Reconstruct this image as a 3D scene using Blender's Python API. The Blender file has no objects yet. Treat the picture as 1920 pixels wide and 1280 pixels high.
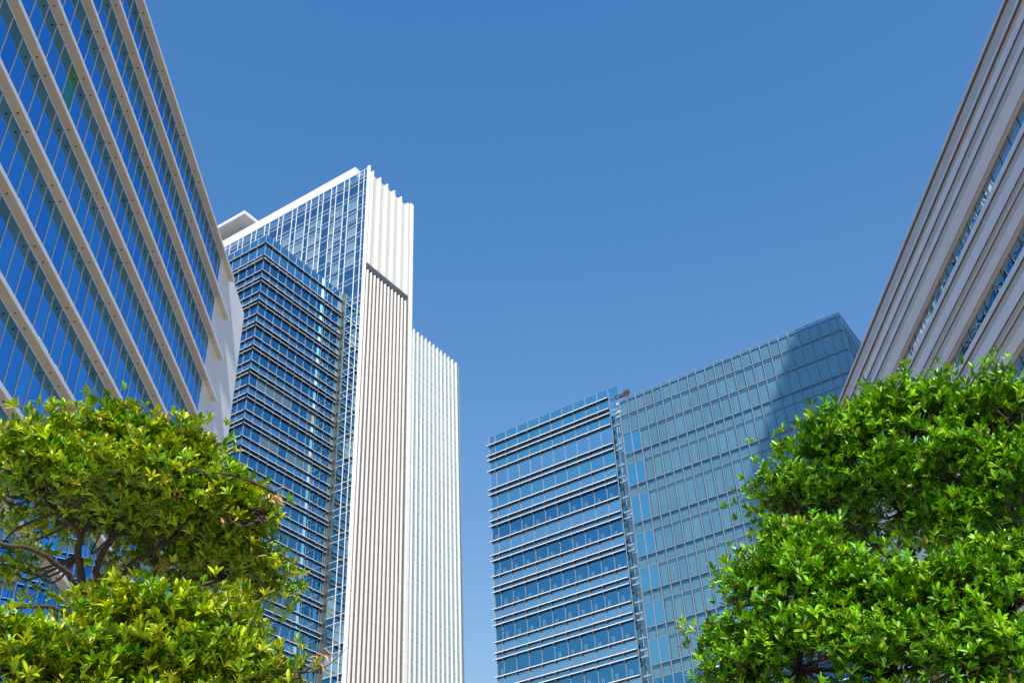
import bpy, math, random
import numpy as np
from mathutils import Matrix, Vector

random.seed(7); rng = np.random.default_rng(7)
SC = bpy.context.scene
COL = SC.collection

# ------------------------------------------------------------------ camera
CAMZ = 1.6
FPX, PITCH, ROLL = 2033.43, 0.641845, -0.0553404
def _cam():
    fw = np.array([0, math.cos(PITCH), math.sin(PITCH)]); r = np.array([1., 0, 0]); u = np.cross(r, fw)
    c, s = math.cos(ROLL), math.sin(ROLL)
    return c * r + s * u, -s * r + c * u, fw
CR, CU, CF = _cam()
cam_data = bpy.data.cameras.new('camera'); cam = bpy.data.objects.new('camera', cam_data); COL.objects.link(cam)
cam_data.sensor_width = 36.0; cam_data.lens = FPX * 36 / 1920; cam_data.clip_start = 0.1; cam_data.clip_end = 6000
mw = Matrix.Identity(4)
for i in range(3):
    mw[i][0] = CR[i]; mw[i][1] = CU[i]; mw[i][2] = -CF[i]
mw[2][3] = CAMZ
cam.matrix_world = mw
SC.camera = cam

# ------------------------------------------------------------------ sky, sun, exposure
SUN_AZ, SUN_EL = 173.0, 41.0            # heading of the sun (clockwise from +Y), elevation
world = bpy.data.worlds.new('World'); SC.world = world; world.use_nodes = True
wn = world.node_tree; wn.nodes.clear()
wo = wn.nodes.new('ShaderNodeOutputWorld'); wb = wn.nodes.new('ShaderNodeBackground')
sk = wn.nodes.new('ShaderNodeTexSky'); sk.sky_type = 'NISHITA'; sk.sun_disc = False
sk.sun_elevation = math.radians(SUN_EL); sk.sun_rotation = math.radians(SUN_AZ)
sk.altitude = 0; sk.air_density = 3.0; sk.dust_density = 0.0; sk.ozone_density = 10.0
wb.inputs['Strength'].default_value = 0.12
hs = wn.nodes.new('ShaderNodeHueSaturation'); hs.inputs['Saturation'].default_value = 1.25
wbal = wn.nodes.new('ShaderNodeVectorMath'); wbal.operation = 'MULTIPLY'; wbal.inputs[1].default_value = (1.0, 0.825, 1.0)
wn.links.new(sk.outputs[0], hs.inputs['Color']); wn.links.new(hs.outputs[0], wbal.inputs[0]); wn.links.new(wbal.outputs[0], wb.inputs['Color']); wn.links.new(wb.outputs[0], wo.inputs['Surface'])
sl = bpy.data.lights.new('sun', 'SUN'); sl.energy = 5.0; sl.angle = math.radians(0.7); sl.color = (1.0, 0.945, 0.86)
sun = bpy.data.objects.new('sun', sl); COL.objects.link(sun)
_az, _el = math.radians(SUN_AZ), math.radians(SUN_EL)
SUNV = Vector((math.sin(_az) * math.cos(_el), math.cos(_az) * math.cos(_el), math.sin(_el)))
sun.rotation_euler = SUNV.to_track_quat('Z', 'Y').to_euler(); sun.location = (0, -60, 120)
SC.view_settings.view_transform = 'Standard'; SC.view_settings.look = 'None'
SC.view_settings.exposure = 0.45; SC.view_settings.gamma = 1.0; SC.view_settings.use_curve_mapping = False
SC.cycles.max_bounces = 8; SC.cycles.transparent_max_bounces = 16; SC.cycles.caustics_reflective = False
SC.cycles.caustics_refractive = False

# ------------------------------------------------------------------ helpers: projection
def proj(P):
    P = np.asarray(P, float) - np.array([0, 0, CAMZ])
    d = P @ CF
    return np.stack([960 + FPX * (P @ CR) / d, 640 - FPX * (P @ CU) / d, d], -1)
def at(px, py, dist):
    q = CR * (px - 960) / FPX + CU * (640 - py) / FPX + CF
    q = q / np.linalg.norm(q)
    return q * dist + np.array([0, 0, CAMZ])

# ------------------------------------------------------------------ materials
MAT = {}
def nodes_of(name):
    m = bpy.data.materials.new(name); m.use_nodes = True; nt = m.node_tree; nt.nodes.clear()
    out = nt.nodes.new('ShaderNodeOutputMaterial'); return m, nt, out
def variation(nt, scale, lo, hi, vec=None, detail=3):
    if vec is None:
        g = nt.nodes.new('ShaderNodeNewGeometry'); vec = g.outputs['Position']
    n = nt.nodes.new('ShaderNodeTexNoise'); n.inputs['Scale'].default_value = scale; n.inputs['Detail'].default_value = detail
    nt.links.new(vec, n.inputs['Vector'])
    mr = nt.nodes.new('ShaderNodeMapRange'); mr.inputs['From Min'].default_value = 0.3; mr.inputs['From Max'].default_value = 0.7
    mr.inputs['To Min'].default_value = lo; mr.inputs['To Max'].default_value = hi
    nt.links.new(n.outputs['Fac'], mr.inputs['Value']); return mr.outputs[0]
def tinted(nt, col, fac):
    mx = nt.nodes.new('ShaderNodeVectorMath'); mx.operation = 'SCALE'; mx.inputs[0].default_value = col[:3]
    nt.links.new(fac, mx.inputs['Scale']); return mx.outputs[0]
def solid(name, col, rough=0.6, var=0.08, scale=0.6, metallic=0.0, obj_var=0.0, bump=None, streak=False, spec=0.4):
    m, nt, out = nodes_of(name)
    b = nt.nodes.new('ShaderNodeBsdfPrincipled'); b.inputs['Roughness'].default_value = rough; b.inputs['Metallic'].default_value = metallic
    b.inputs['Specular IOR Level'].default_value = spec
    vec = None
    if streak:
        g = nt.nodes.new('ShaderNodeNewGeometry'); mp = nt.nodes.new('ShaderNodeMapping'); mp.inputs['Scale'].default_value = (1, 1, 0.12)
        nt.links.new(g.outputs['Position'], mp.inputs['Vector']); vec = mp.outputs[0]
    f = variation(nt, scale, 1 - var, 1 + var, vec)
    if obj_var:
        oi = nt.nodes.new('ShaderNodeObjectInfo'); mr = nt.nodes.new('ShaderNodeMapRange')
        mr.inputs['To Min'].default_value = 1 - obj_var; mr.inputs['To Max'].default_value = 1 + obj_var
        nt.links.new(oi.outputs['Random'], mr.inputs['Value'])
        mm = nt.nodes.new('ShaderNodeMath'); mm.operation = 'MULTIPLY'; nt.links.new(f, mm.inputs[0]); nt.links.new(mr.outputs[0], mm.inputs[1]); f = mm.outputs[0]
    nt.links.new(tinted(nt, col, f), b.inputs['Base Color'])
    if bump:
        bump(nt, b)
    nt.links.new(b.outputs[0], out.inputs['Surface']); MAT[name] = m; return m
def glass(name, refl, trans, base_fac, rough=0.0, opaque=None, wobble=0.0, wscale=0.5):
    """coated facade glass: mirror layer over a clear (or dark) sheet"""
    m, nt, out = nodes_of(name)
    gl = nt.nodes.new('ShaderNodeBsdfGlossy'); gl.inputs['Color'].default_value = (*refl, 1); gl.inputs['Roughness'].default_value = rough
    if opaque:
        tr = nt.nodes.new('ShaderNodeBsdfDiffuse'); tr.inputs['Color'].default_value = (*opaque, 1)
    else:
        tr = nt.nodes.new('ShaderNodeBsdfTransparent'); tr.inputs['Color'].default_value = (*trans, 1)
    lw = nt.nodes.new('ShaderNodeLayerWeight'); lw.inputs['Blend'].default_value = 0.5      # Schlick: same from both faces of the sheet
    fr = nt.nodes.new('ShaderNodeMath'); fr.operation = 'POWER'; fr.inputs[1].default_value = 5.0; nt.links.new(lw.outputs['Facing'], fr.inputs[0])
    mr = nt.nodes.new('ShaderNodeMapRange'); mr.inputs['To Min'].default_value = base_fac; mr.inputs['To Max'].default_value = 1.0
    nt.links.new(fr.outputs[0], mr.inputs['Value'])
    mx = nt.nodes.new('ShaderNodeMixShader'); nt.links.new(mr.outputs[0], mx.inputs[0]); nt.links.new(tr.outputs[0], mx.inputs[1]); nt.links.new(gl.outputs[0], mx.inputs[2])
    if wobble:
        g = nt.nodes.new('ShaderNodeNewGeometry'); n = nt.nodes.new('ShaderNodeTexNoise'); n.inputs['Scale'].default_value = wscale; n.inputs['Detail'].default_value = 0
        nt.links.new(g.outputs['Position'], n.inputs['Vector'])
        bp = nt.nodes.new('ShaderNodeBump'); bp.inputs['Strength'].default_value = 1.0; bp.inputs['Distance'].default_value = wobble
        nt.links.new(n.outputs['Fac'], bp.inputs['Height']); nt.links.new(bp.outputs[0], gl.inputs['Normal'])
    nt.links.new(mx.outputs[0], out.inputs['Surface']); MAT[name] = m; return m

def ribs(axis_scale, dist, vertical=True):
    def f(nt, b):
        g = nt.nodes.new('ShaderNodeNewGeometry')
        w = nt.nodes.new('ShaderNodeTexWave'); w.inputs['Scale'].default_value = axis_scale
        w.bands_direction = 'Y' if vertical else 'Z'
        nt.links.new(g.outputs['Position'], w.inputs['Vector'])
        bp = nt.nodes.new('ShaderNodeBump'); bp.inputs['Distance'].default_value = dist; bp.inputs['Strength'].default_value = 0.6
        nt.links.new(w.outputs['Fac'], bp.inputs['Height']); nt.links.new(bp.outputs[0], b.inputs['Normal'])
    return f

# left building
solid('white_metal', (0.88, 0.88, 0.90), 0.4, 0.03, 0.3)
solid('soffit_panel', (0.62, 0.51, 0.375), 0.55, 0.05, 0.5, obj_var=0.03)
solid('dark_fitting', (0.02, 0.02, 0.02), 0.5)
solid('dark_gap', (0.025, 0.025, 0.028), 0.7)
solid('mullion_silver', (0.62, 0.64, 0.68), 0.35, 0.03)
solid('ribbed_wall', (0.90, 0.90, 0.91), 0.6, 0.04, 0.3, bump=ribs(6.0, 0.02), streak=True)
glass('glass_blue', (0.17, 0.52, 0.90), None, 0.92, 0.0, opaque=(0.004, 0.012, 0.03), wobble=0.004, wscale=0.35)
glass('glass_blue_b', (0.14, 0.46, 0.85), None, 0.92, 0.0, opaque=(0.004, 0.012, 0.03), wobble=0.004, wscale=0.35)
glass('glass_green', (0.20, 0.62, 0.45), None, 0.7, 0.0, opaque=(0.04, 0.14, 0.03), wobble=0.004, wscale=0.35)
# tower
solid('tower_white', (0.70, 0.695, 0.68), 0.5, 0.06, 0.5, obj_var=0.02, streak=True)
solid('tower_fascia', (0.60, 0.60, 0.64), 0.45, 0.03, 0.25, obj_var=0.02)
solid('louvre_brown', (0.13, 0.105, 0.09), 0.6, 0.15, 1.5)
solid('perforated_white', (0.47, 0.47, 0.445), 0.6, 0.06, 6.0)
solid('ledge_dark', (0.07, 0.07, 0.075), 0.5)
solid('canopy_soffit', (0.42, 0.42, 0.41), 0.5, 0.05, obj_var=0.04)
solid('frame_white', (0.74, 0.76, 0.80), 0.4, 0.03)
glass('glass_tower', (0.55, 0.82, 0.95), (0.92, 0.96, 0.96), 0.32, wobble=0.003)
glass('glass_wing', (0.50, 0.75, 0.85), None, 0.4, opaque=(0.14, 0.17, 0.17), wobble=0.003)
solid('curtain', (0.80, 0.86, 0.80), 0.9, 0.06, 2.0, obj_var=0.05)
solid('room_dark', (0.035, 0.05, 0.07), 0.9, 0.3, 0.5)
solid('room_mid', (0.07, 0.13, 0.17), 0.9, 0.3, 0.4)
# ledged glass tower
solid('shade_dark', (0.022, 0.03, 0.055), 0.4, 0.05)
solid('shade_edge', (0.72, 0.73, 0.78), 0.35, 0.03)
solid('mullion_grey', (0.20, 0.24, 0.29), 0.4, 0.03)
solid('column_grey', (0.07, 0.08, 0.085), 0.5, 0.08)
solid('blind_pale', (0.80, 0.84, 0.86), 0.8, 0.05)
glass('glass_deep', (0.25, 0.68, 0.92), (0.84, 0.93, 0.95), 0.36, wobble=0.003)
glass('glass_spandrel', (0.45, 0.78, 0.95), None, 0.60, opaque=(0.02, 0.06, 0.11), wobble=0.003)
glass('glass_grey', (0.40, 0.60, 0.66), None, 0.40, opaque=(0.10, 0.15, 0.17), wobble=0.003)
# right far block
glass('glass_mid', (0.45, 0.84, 0.96), None, 0.55, opaque=(0.02, 0.10, 0.16), wobble=0.003)
glass('glass_bright', (0.62, 0.90, 1.0), None, 0.66, opaque=(0.03, 0.08, 0.13), wobble=0.003)
glass('glass_screen', (0.45, 0.78, 0.92), (0.90, 0.96, 0.97), 0.14, wobble=0.003)
solid('screen_backing', (0.17, 0.275, 0.33), 0.8, 0.08, 0.25, obj_var=0.08)
solid('lamp_strip', (0.9, 0.9, 0.9), 0.5)
_b = [n for n in MAT['lamp_strip'].node_tree.nodes if n.type == 'BSDF_PRINCIPLED'][0]; _b.inputs['Emission Color'].default_value = (1, .97, .9, 1); _b.inputs['Emission Strength'].default_value = 2.5
# right near building
solid('cladding_light', (0.80, 0.84, 0.93), 0.45, 0.03, 0.5, obj_var=0.025)
solid('cladding_grey', (0.62, 0.65, 0.66), 0.5, 0.04, 0.5, obj_var=0.02, bump=ribs(9.0, 0.01, False))
solid('cladding_beige', (0.82, 0.80, 0.79), 0.5, 0.03, 0.5, obj_var=0.025)
solid('cladding_tan', (0.72, 0.62, 0.52), 0.5, 0.03, 0.5, obj_var=0.02)
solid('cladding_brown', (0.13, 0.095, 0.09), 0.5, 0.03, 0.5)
glass('glass_clear_blue', (0.50, 0.72, 0.92), None, 0.72, opaque=(0.015, 0.025, 0.03), wobble=0.02, wscale=0.9)
# ground
solid('paving', (0.43, 0.43, 0.425), 0.8, 0.10, 0.7)
solid('asphalt', (0.055, 0.055, 0.058), 0.9, 0.15, 1.2)
solid('kerb_stone', (0.38, 0.37, 0.35), 0.8, 0.08, 2.0)
solid('line_paint', (0.75, 0.75, 0.72), 0.7)

# ------------------------------------------------------------------ helpers: building pieces
_v = [(-.5, -.5, -.5), (.5, -.5, -.5), (.5, .5, -.5), (-.5, .5, -.5), (-.5, -.5, .5), (.5, -.5, .5), (.5, .5, .5), (-.5, .5, .5)]
_f = [(3, 2, 1, 0), (4, 5, 6, 7), (0, 1, 5, 4), (1, 2, 6, 5), (2, 3, 7, 6), (3, 0, 4, 7)]
UNIT = {}
def unit_box(mat):
    if mat not in UNIT:
        me = bpy.data.meshes.new('block_' + mat); me.from_pydata(_v, [], _f); me.materials.append(MAT[mat]); UNIT[mat] = me
    return UNIT[mat]
VB = np.array(_v)
def tag(o, label, cat, group=None):
    o['label'] = label; o['category'] = cat
    if group: o['group'] = group
    return o
INV = {}
def thing(name, label, cat, M, group=None):
    e = bpy.data.objects.new(name, None); COL.objects.link(e); e.matrix_world = M; e.empty_display_size = 0.5
    INV[e.name] = M.inverted(); return tag(e, label, cat, group)
def frame(heading, dist, z=CAMZ):
    """facade frame: X along heading, Y = left of heading (into the building), origin at foot of the perpendicular; plane y=0.
       dist > 0: the plane lies to the left of the camera's line along heading"""
    t = math.radians(heading)
    a = Vector((math.sin(t), math.cos(t), 0)); l = Vector((-math.cos(t), math.sin(t), 0))
    M = Matrix.Identity(4)
    for i in range(3):
        M[i][0] = a[i]; M[i][1] = l[i]; M[i][3] = l[i] * dist
    M[2][3] = z
    return M
def adopt(o, root, parent=None):
    if parent is None:
        o.parent = root; o.matrix_parent_inverse = INV[root.name]
    else:
        o.parent = parent; o.matrix_parent_inverse = INV[parent.name]
def box_matrix(F, b):
    x0, x1, y0, y1, z0, z1 = b
    return F @ Matrix.Translation(((x0 + x1) / 2, (y0 + y1) / 2, (z0 + z1) / 2)) @ Matrix.Diagonal((x1 - x0, y1 - y0, z1 - z0, 1))
def piece(root, name, F, b, mat, parent=None, tilt=None, label=None):
    o = bpy.data.objects.new(name, unit_box(mat)); COL.objects.link(o)
    adopt(o, root, parent)
    M = box_matrix(F, b)
    if tilt:
        c = Matrix.Translation(M.translation)
        M = c @ Matrix.Rotation(tilt[0], 4, F.to_3x3() @ Vector((0, 0, 1))) @ Matrix.Rotation(tilt[1], 4, F.to_3x3() @ Vector((1, 0, 0))) @ c.inverted() @ M
    o.matrix_basis = M
    INV[o.name] = M.inverted()
    if label: o['label'] = label
    return o
def merged(root, name, F, boxes, mat, stuff=True, parent=None):
    """many small boxes as one mesh in the frame F"""
    if not boxes: return None
    n = len(boxes); B = np.array(boxes, float)
    c = (B[:, 0::2] + B[:, 1::2]) / 2; s = B[:, 1::2] - B[:, 0::2]
    V = (VB[None] * s[:, None] + c[:, None]).reshape(-1, 3)
    FA = (np.array(_f)[None] + 8 * np.arange(n)[:, None, None]).reshape(-1, 4)
    me = bpy.data.meshes.new(name); me.from_pydata(V.tolist(), [], FA.tolist()); me.materials.append(MAT[mat])
    o = bpy.data.objects.new(name, me); COL.objects.link(o); adopt(o, root, parent); o.matrix_basis = F
    INV[o.name] = F.inverted()
    if stuff: o['kind'] = 'stuff'
    return o
def pieces(root, name, F, boxes, mat, limit=290, tilt=0.0, minpx=8, rest=None, mats=None):
    """each box its own object for the `limit` that show largest in the frame; the rest one mesh"""
    if not boxes: return []
    B = np.array(boxes, float); n = len(B); A = np.array(F)
    cor = np.stack([np.stack([B[:, 0 + (i & 1)], B[:, 2], B[:, 4 + (i >> 1)]], -1) for i in range(4)], 1)
    W = cor @ A[:3, :3].T + A[:3, 3]
    p = proj(W); vis = (p[..., 2] > 1).all(1) & (p[..., 0].max(1) > 0) & (p[..., 0].min(1) < 1920) & (p[..., 1].max(1) > 0) & (p[..., 1].min(1) < 1290)
    e1 = p[:, 1, :2] - p[:, 0, :2]; e2 = p[:, 2, :2] - p[:, 0, :2]
    area = np.abs(e1[:, 0] * e2[:, 1] - e1[:, 1] * e2[:, 0]); big = np.maximum(np.hypot(*e1.T), np.hypot(*e2.T))
    score = np.where(vis & (big > minpx), area, -1)
    order = np.argsort(-score); keep = [i for i in order[:limit] if score[i] > 0]; ks = set(keep)
    out = {}
    for i in keep:
        t = (random.gauss(0, tilt), random.gauss(0, tilt)) if tilt else None
        out[i] = piece(root, name, F, boxes[i], mats[i] if mats else mat, tilt=t)
    left = [i for i in range(n) if i not in ks]
    if mats:
        for mm in sorted(set(mats[i] for i in left)): merged(root, rest or name, F, [boxes[i] for i in left if mats[i] == mm], mm)
    else:
        merged(root, rest or name, F, [boxes[i] for i in left], mat)
    return out

# ================================================================== ground
def sheet(name, x0, x1, y0, y1, z, mat, kind='structure'):
    me = bpy.data.meshes.new(name); me.from_pydata([(x0, y0, z), (x1, y0, z), (x1, y1, z), (x0, y1, z)], [], [(0, 1, 2, 3)]); me.materials.append(MAT[mat])
    o = bpy.data.objects.new(name, me); COL.objects.link(o)
    if kind: o['kind'] = kind
    return o
sheet('ground', -3000, 3000, -3000, 3000, 0, 'paving')

# ================================================================== left office building (long ledges)
def left_building():
    F = frame(-1.7, 22.0)
    S, FL, MOD = 0.55, 4.237, 1.2245
    root = thing('office_building', 'long left office block with white ledges, beige soffits and blue ribbon windows', 'building', F @ Matrix.Translation((40, 8, -CAMZ)))
    J0 = 36.0 - 4.898 * 9      # joint origin
    u0, uend, ug = -8.2, 73.4, 70.42
    zs = [62.58 - FL * k for k in range(15)]
    # ledges with soffit panels
    soff, fas, dots, gaps, panes, mats, mull, head = [], [], [], [], [], [], [], []
    js = [J0 + 4.898 * i for i in range(0, 17)]
    js = [j for j in js if u0 < j < uend]
    edges = [u0] + js + [uend]
    for k, z in enumerate(zs):
        lg = piece(root, 'ledge', F, (u0, uend, 0.012, S + 0.3, z + 0.02, z + 0.22), 'white_metal')
        for a, b in zip(edges[:-1], edges[1:]):
            soff.append((a + 0.014, b - 0.014, 0.02, S - 0.07, z, z + 0.022))
            fas.append((a + 0.008, b - 0.008, -0.02, 0.012, z - 0.012, z + 0.245))
        for j in js + [uend - 0.05]:
            for d in (-0.6, 0.6):
                if j + d < uend - 0.1: dots.append((j + d - 0.045, j + d + 0.045, S / 2 - 0.05, S / 2 + 0.04, z - 0.025, z + 0.001))
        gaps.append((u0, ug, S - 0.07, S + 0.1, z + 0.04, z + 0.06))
        # glazing below this ledge
        zt, zb = z - 0.0, z - FL + 0.20
        m = 36.0 + MOD / 2 - MOD * 36; cols = []
        while m < ug - 0.3:
            if m > u0: cols.append(m)
            m += MOD
        ce = [u0] + cols + [ug]
        for a, b in zip(ce[:-1], ce[1:]):
            panes.append((a + 0.02, b - 0.02, S, S + 0.03, zb, zt + 0.05)); mats.append(random.choice(['glass_blue', 'glass_blue', 'glass_blue_b']))
        for c in cols: mull.append((c - 0.02, c + 0.02, S - 0.045, S + 0.02, zb, zt + 0.04))
    # one greenish pane
    tgt = np.array([134, 150.])
    A = np.array(F); best, bi = 1e9, 0
    for i, b in enumerate(panes):
        c = A[:3, :3] @ np.array([(b[0] + b[1]) / 2, S, b[5] - 0.9]) + A[:3, 3]; d = np.hypot(*(proj(c)[:2] - tgt))
        if d < best: best, bi = d, i
    mats[bi] = 'glass_green'
    res = pieces(root, 'pane', F, panes, None, 295, tilt=0.0012, mats=mats)
    if bi in res: res[bi]['label'] = 'green tinted window pane'
    pieces(root, 'mullion', F, mull, 'mullion_silver', 290, minpx=20)
    pieces(root, 'soffit_panel', F, soff, 'soffit_panel', 200)
    pieces(root, 'fascia', F, fas, 'white_metal', 200)
    pieces(root, 'downlight', F, dots, 'dark_fitting', 250, minpx=1)
    merged(root, 'shadow_gap', F, gaps, 'dark_gap')
    # upstands clipped behind two lower ledges
    for (k, a, b) in ((7, 42.66, 43.87), (7, 45.03, 46.25), (8, 47.1, 48.3), (6, 37.3, 38.5)):
        piece(root, 'upstand', F, (a, b, 0.02, 0.06, zs[k] + 0.24, zs[k] + 0.36), 'cladding_beige')
    # blank end wall in storey-high panels
    zt = 64.0; zz = [zt] + [z - 1.45 for z in zs]
    for a, b in zip(zz[:-1], zz[1:]):
        piece(root, 'wall_panel', F, (ug, 79.7, S, S + 0.2, b + 0.012, a - 0.012), 'ribbed_wall')
    piece(root, 'core', F, (u0 + 0.1, 79.6, S + 0.15, 24, -CAMZ, 63.9), 'dark_gap')
    piece(root, 'end_wall', F, (79.6, 79.75, S + 0.2, 24, -CAMZ, 64.0), 'white_metal')
    piece(root, 'roof', F, (u0, 79.7, S + 0.02, 24, 63.92, 64.02), 'cladding_grey')
    return root
left_building()

# ================================================================== right near building (striped cladding)
def right_building():
    D = 24.7; F = frame(178.8, D)
    root = thing('office_building', 'right office block clad in grey and beige horizontal bands', 'building', F @ Matrix.Translation((-40, 8, -CAMZ)))
    X = lambda u: -u
    ua, ub, JO, JP = -16.0, 69.0, 38.57, 7.22
    js = sorted([JO + JP * i for i in range(-8, 5)]); js = [j for j in js if ua < j < ub]
    ed = [ua] + js + [ub]
    top = [(42.06, 42.20, 'cladding_brown', .06), (41.30, 42.06, 'cladding_grey', .0), (41.05, 41.30, 'cladding_light', .05), (40.60, 41.05, 'cladding_tan', -.04),
           (40.07, 40.60, 'cladding_light', .06), (39.56, 40.07, 'cladding_grey', .0), (39.16, 39.56, 'cladding_light', .06), (38.72, 39.16, 'cladding_grey', .0), (37.75, 38.72, 'cladding_beige', .03)]
    cyc = [(36.28, 36.68, 'cladding_light', .07), (35.84, 36.28, 'cladding_grey', .0), (35.10, 35.84, 'cladding_light', .06), (34.90, 35.10, 'cladding_grey', .02),
           (34.62, 34.90, 'cladding_tan', .04), (34.22, 34.62, 'cladding_grey', .0), (33.51, 34.22, 'cladding_beige', .03)]
    boxes, mats, wins, wm, sof, shade_lines = [], [], [], [], [], []
    def bands(lst, dz):
        for z0, z1, m, p in lst:
            for a, b in zip(ed[:-1], ed[1:]):
                boxes.append((X(b) + .014, X(a) - .014, -p, .19, z0 + dz + .05, z1 + dz - .002)); mats.append(m)
                if m != 'cladding_grey' or z1 - z0 < .3: shade_lines.append((X(b) + .014, X(a) - .014, -p - .004, .19, z0 + dz + .002, z0 + dz + .05))  # brown strips stand in for the shade line under each band
    bands(top, 0)
    for k in range(10):
        dz = -4.24 * k
        if 33.5 + dz > 2: bands(cyc, dz)
        zt, zb = 37.75 + dz, 36.68 + dz
        if zb < 0: break
        sof += [(X(b) + .008, X(a) - .008, -.03, .19, zt - .012, zt + .012) for a, b in zip(ed[:-1], ed[1:])]
        u = 35.89 - 1.2 * 43; cs = [ua]
        while u < ub - .2:
            if u > ua + .2: cs.append(u)
            u += 1.2
        cs.append(ub)
        for a, b in zip(cs[:-1], cs[1:]):
            wins.append((X(b) + .03, X(a) - .03, .20, .23, zb - .25, zt)); wm.append((X(b) - .018, X(b) + .018, .185, .22, zb - .25, zt))
    pieces(root, 'cladding_panel', F, boxes, None, 290, mats=mats)
    pieces(root, 'soffit_panel', F, sof, 'cladding_tan', 100)
    merged(root, 'painted_shade_line', F, shade_lines, 'cladding_brown')
    pieces(root, 'pane', F, wins, 'glass_clear_blue', 280, tilt=0.004)
    pieces(root, 'mullion', F, wm, 'dark_gap', 200)
    piece(root, 'parapet_cap', F, (X(ub) - .05, X(ua), -.14, .5, 42.20, 42.28), 'cladding_light')
    piece(root, 'core', F, (X(ub) + .02, X(ua) - .02, .26, 22, -CAMZ, 42.2), 'dark_gap')
    piece(root, 'end_wall', F, (X(ub) - .02, X(ub) + .02, .26, 22, -CAMZ, 42.24), 'cladding_beige')
    return root
right_building()

# ================================================================== white tower
H = 31.75; DT = 107.0; UC = 0.8884 * DT
def white_tower():
    F1 = frame(H + 90, DT); F2 = frame(H, UC)      # T1: x = -u ; T2: x = u
    root = thing('tower', 'tall white finned tower with a white gridded glass side', 'tower', F2 @ Matrix.Translation((113, 10, -CAMZ)))
    c = UC
    # ---- side with white grid
    off = [0, .0123, .0237, .0455, .0570, .0753, .0869, .1055, .1164, .1346, .1458, .1677, .1789, .2016, .2129, .2351, .2466, .2683, .2801, .3017, .3136, .3350, .3466, .3690, .3805, .4030]
    us = [o * DT for o in off]
    ztop = 147.5
    pairs = [(145.66 - 3.38 * k, 144.60 - 3.38 * k) for k in range(8)]
    pairs += [(117.2, 116.0), (113.8, 112.65), (111.4, 110.2), (107.0, 105.9)]
    pairs += [(102.7 - 4.208 * k, 101.62 - 4.208 * k) for k in range(25)]
    pairs = [p for p in pairs if p[1] > 0]
    bright = {(2, 3), (2, 4), (2, 5), (2, 6), (4, 2), (5, 2), (4, 3), (5, 3), (4, 4), (5, 4), (4, 5), (5, 5), (4, 7), (5, 7), (4, 6), (7, 2), (8, 2), (7, 3), (8, 3), (7, 4), (8, 4),
              (10, 2), (10, 3), (8, 5), (12, 3), (11, 3), (10, 4), (12, 2), (7, 5), (4, 8), (8, 6), (2, 2)}
    panes, curt, mu, tr = [], [], [], []
    Y = 0.0
    def zlow(ci):            # columns behind the ledged tower only show above its roof
        return 3.0 if us[ci] < 6.5 else 100.0
    for ci in range(len(us) - 1):
        a, b = -(c + us[ci + 1]), -(c + us[ci])
        zp = ztop
        for fi, (z1, z2) in enumerate(pairs):
            if z2 < zlow(ci): break
            panes.append((a + .05, b - .05, Y, Y + .03, z1 + .04, zp - .04)); panes.append((a + .05, b - .05, Y, Y + .03, z2 + .04, z1 - .04))
            if (ci, fi) in bright or (fi > 9 and random.random() < .25):
                low = z1 + .05 + (random.random() < .3) * random.uniform(.4, 1.0)
                curt.append((a + .06, b - .06, Y + .22, Y + .26, low, zp - .06))
            zp = z2
    for ci, o in enumerate(us):
        zl = 0 if o < 6.5 else 99
        mu.append((-(c + o) - .03, -(c + o) + .03, -.07, .05, zl, ztop if ci > 1 or True else ztop))
    for z1, z2 in pairs:
        for z in (z1, z2):
            far = us[-1] if z > 99 else 6.0
            tr.append((-(c + far), -c, -.05, .04, z - .03, z + .03))
    tr.append((-(c + us[-1]), -c, -.09, .04, ztop - .045, ztop + .05))
    pieces(root, 'pane', F1, panes, 'glass_tower', 295, tilt=0.0012)
    pieces(root, 'curtain', F1, curt, 'curtain', 120)
    pieces(root, 'mullion', F1, mu, 'frame_white', 60)
    pieces(root, 'transom', F1, tr, 'frame_white', 120)
    # floors behind the glass, and a dark core
    slabs = [(-(c + us[-1]), -(c + 1.0), .08, 3.0, (z1 + z2) / 2 - .35, (z1 + z2) / 2 + .35) for z1, z2 in pairs if z1 > 99]
    merged(root, 'floor_slab', F1, slabs, 'room_mid', stuff=False)
    piece(root, 'core', F1, (-(c + us[-1]), -(c + 1.2), 3.0, 12, -CAMZ, 146), 'room_dark')
    piece(root, 'interior_screen', F1, (-(c + 6.5), -(c + .85), .6, .7, -CAMZ, 119), 'room_mid')
    piece(root, 'interior_wall', F1, (-(c + 1.15), -(c + .85), .72, 3.5, -CAMZ, 146), 'room_dark')
    # roof fascia in panels
    xs = [c + 3.7 + 2.4 * i for i in range(18)]
    for a, b in zip(xs[:-1], xs[1:]):
        for z0, z1 in ((147.56, 148.6), (148.61, 149.6)):
            piece(root, 'fascia_panel', F1, (-b + .006, -a - .006, -.10, .30, z0, z1), 'tower_fascia')
    piece(root, 'fascia_return', F1, (-(c + 3.7), -(c + 3.55), -.10, 9.0, 147.56, 149.6), 'tower_fascia')
    piece(root, 'roof', F1, (-xs[-1], -(c + 1.0), .3, 12.5, 146.6, 147.0), 'cladding_grey')
    # ---- finned side
    z_led = 122.9
    for i in range(6):                       # upper pleats: deep blades over a perforated wall
        u = 108.22 + 2.09 * i
        piece(root, 'blade', F2, (u - .22, u, -0.0, .72, 124.6, 147.4), 'tower_white')
        piece(root, 'perforated_panel', F2, (u - 2.09 if i else 107.05, u - .22, .70, .78, 124.7, 147.2), 'perforated_white')
        piece(root, 'bracket_light', F2, (u + .45, u + .62, .35, .70, 124.45, 124.75), 'ledge_dark')
    piece(root, 'perforated_panel', F2, (118.67, 119.2, .70, .78, 124.7, 147.2), 'perforated_white')
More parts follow.
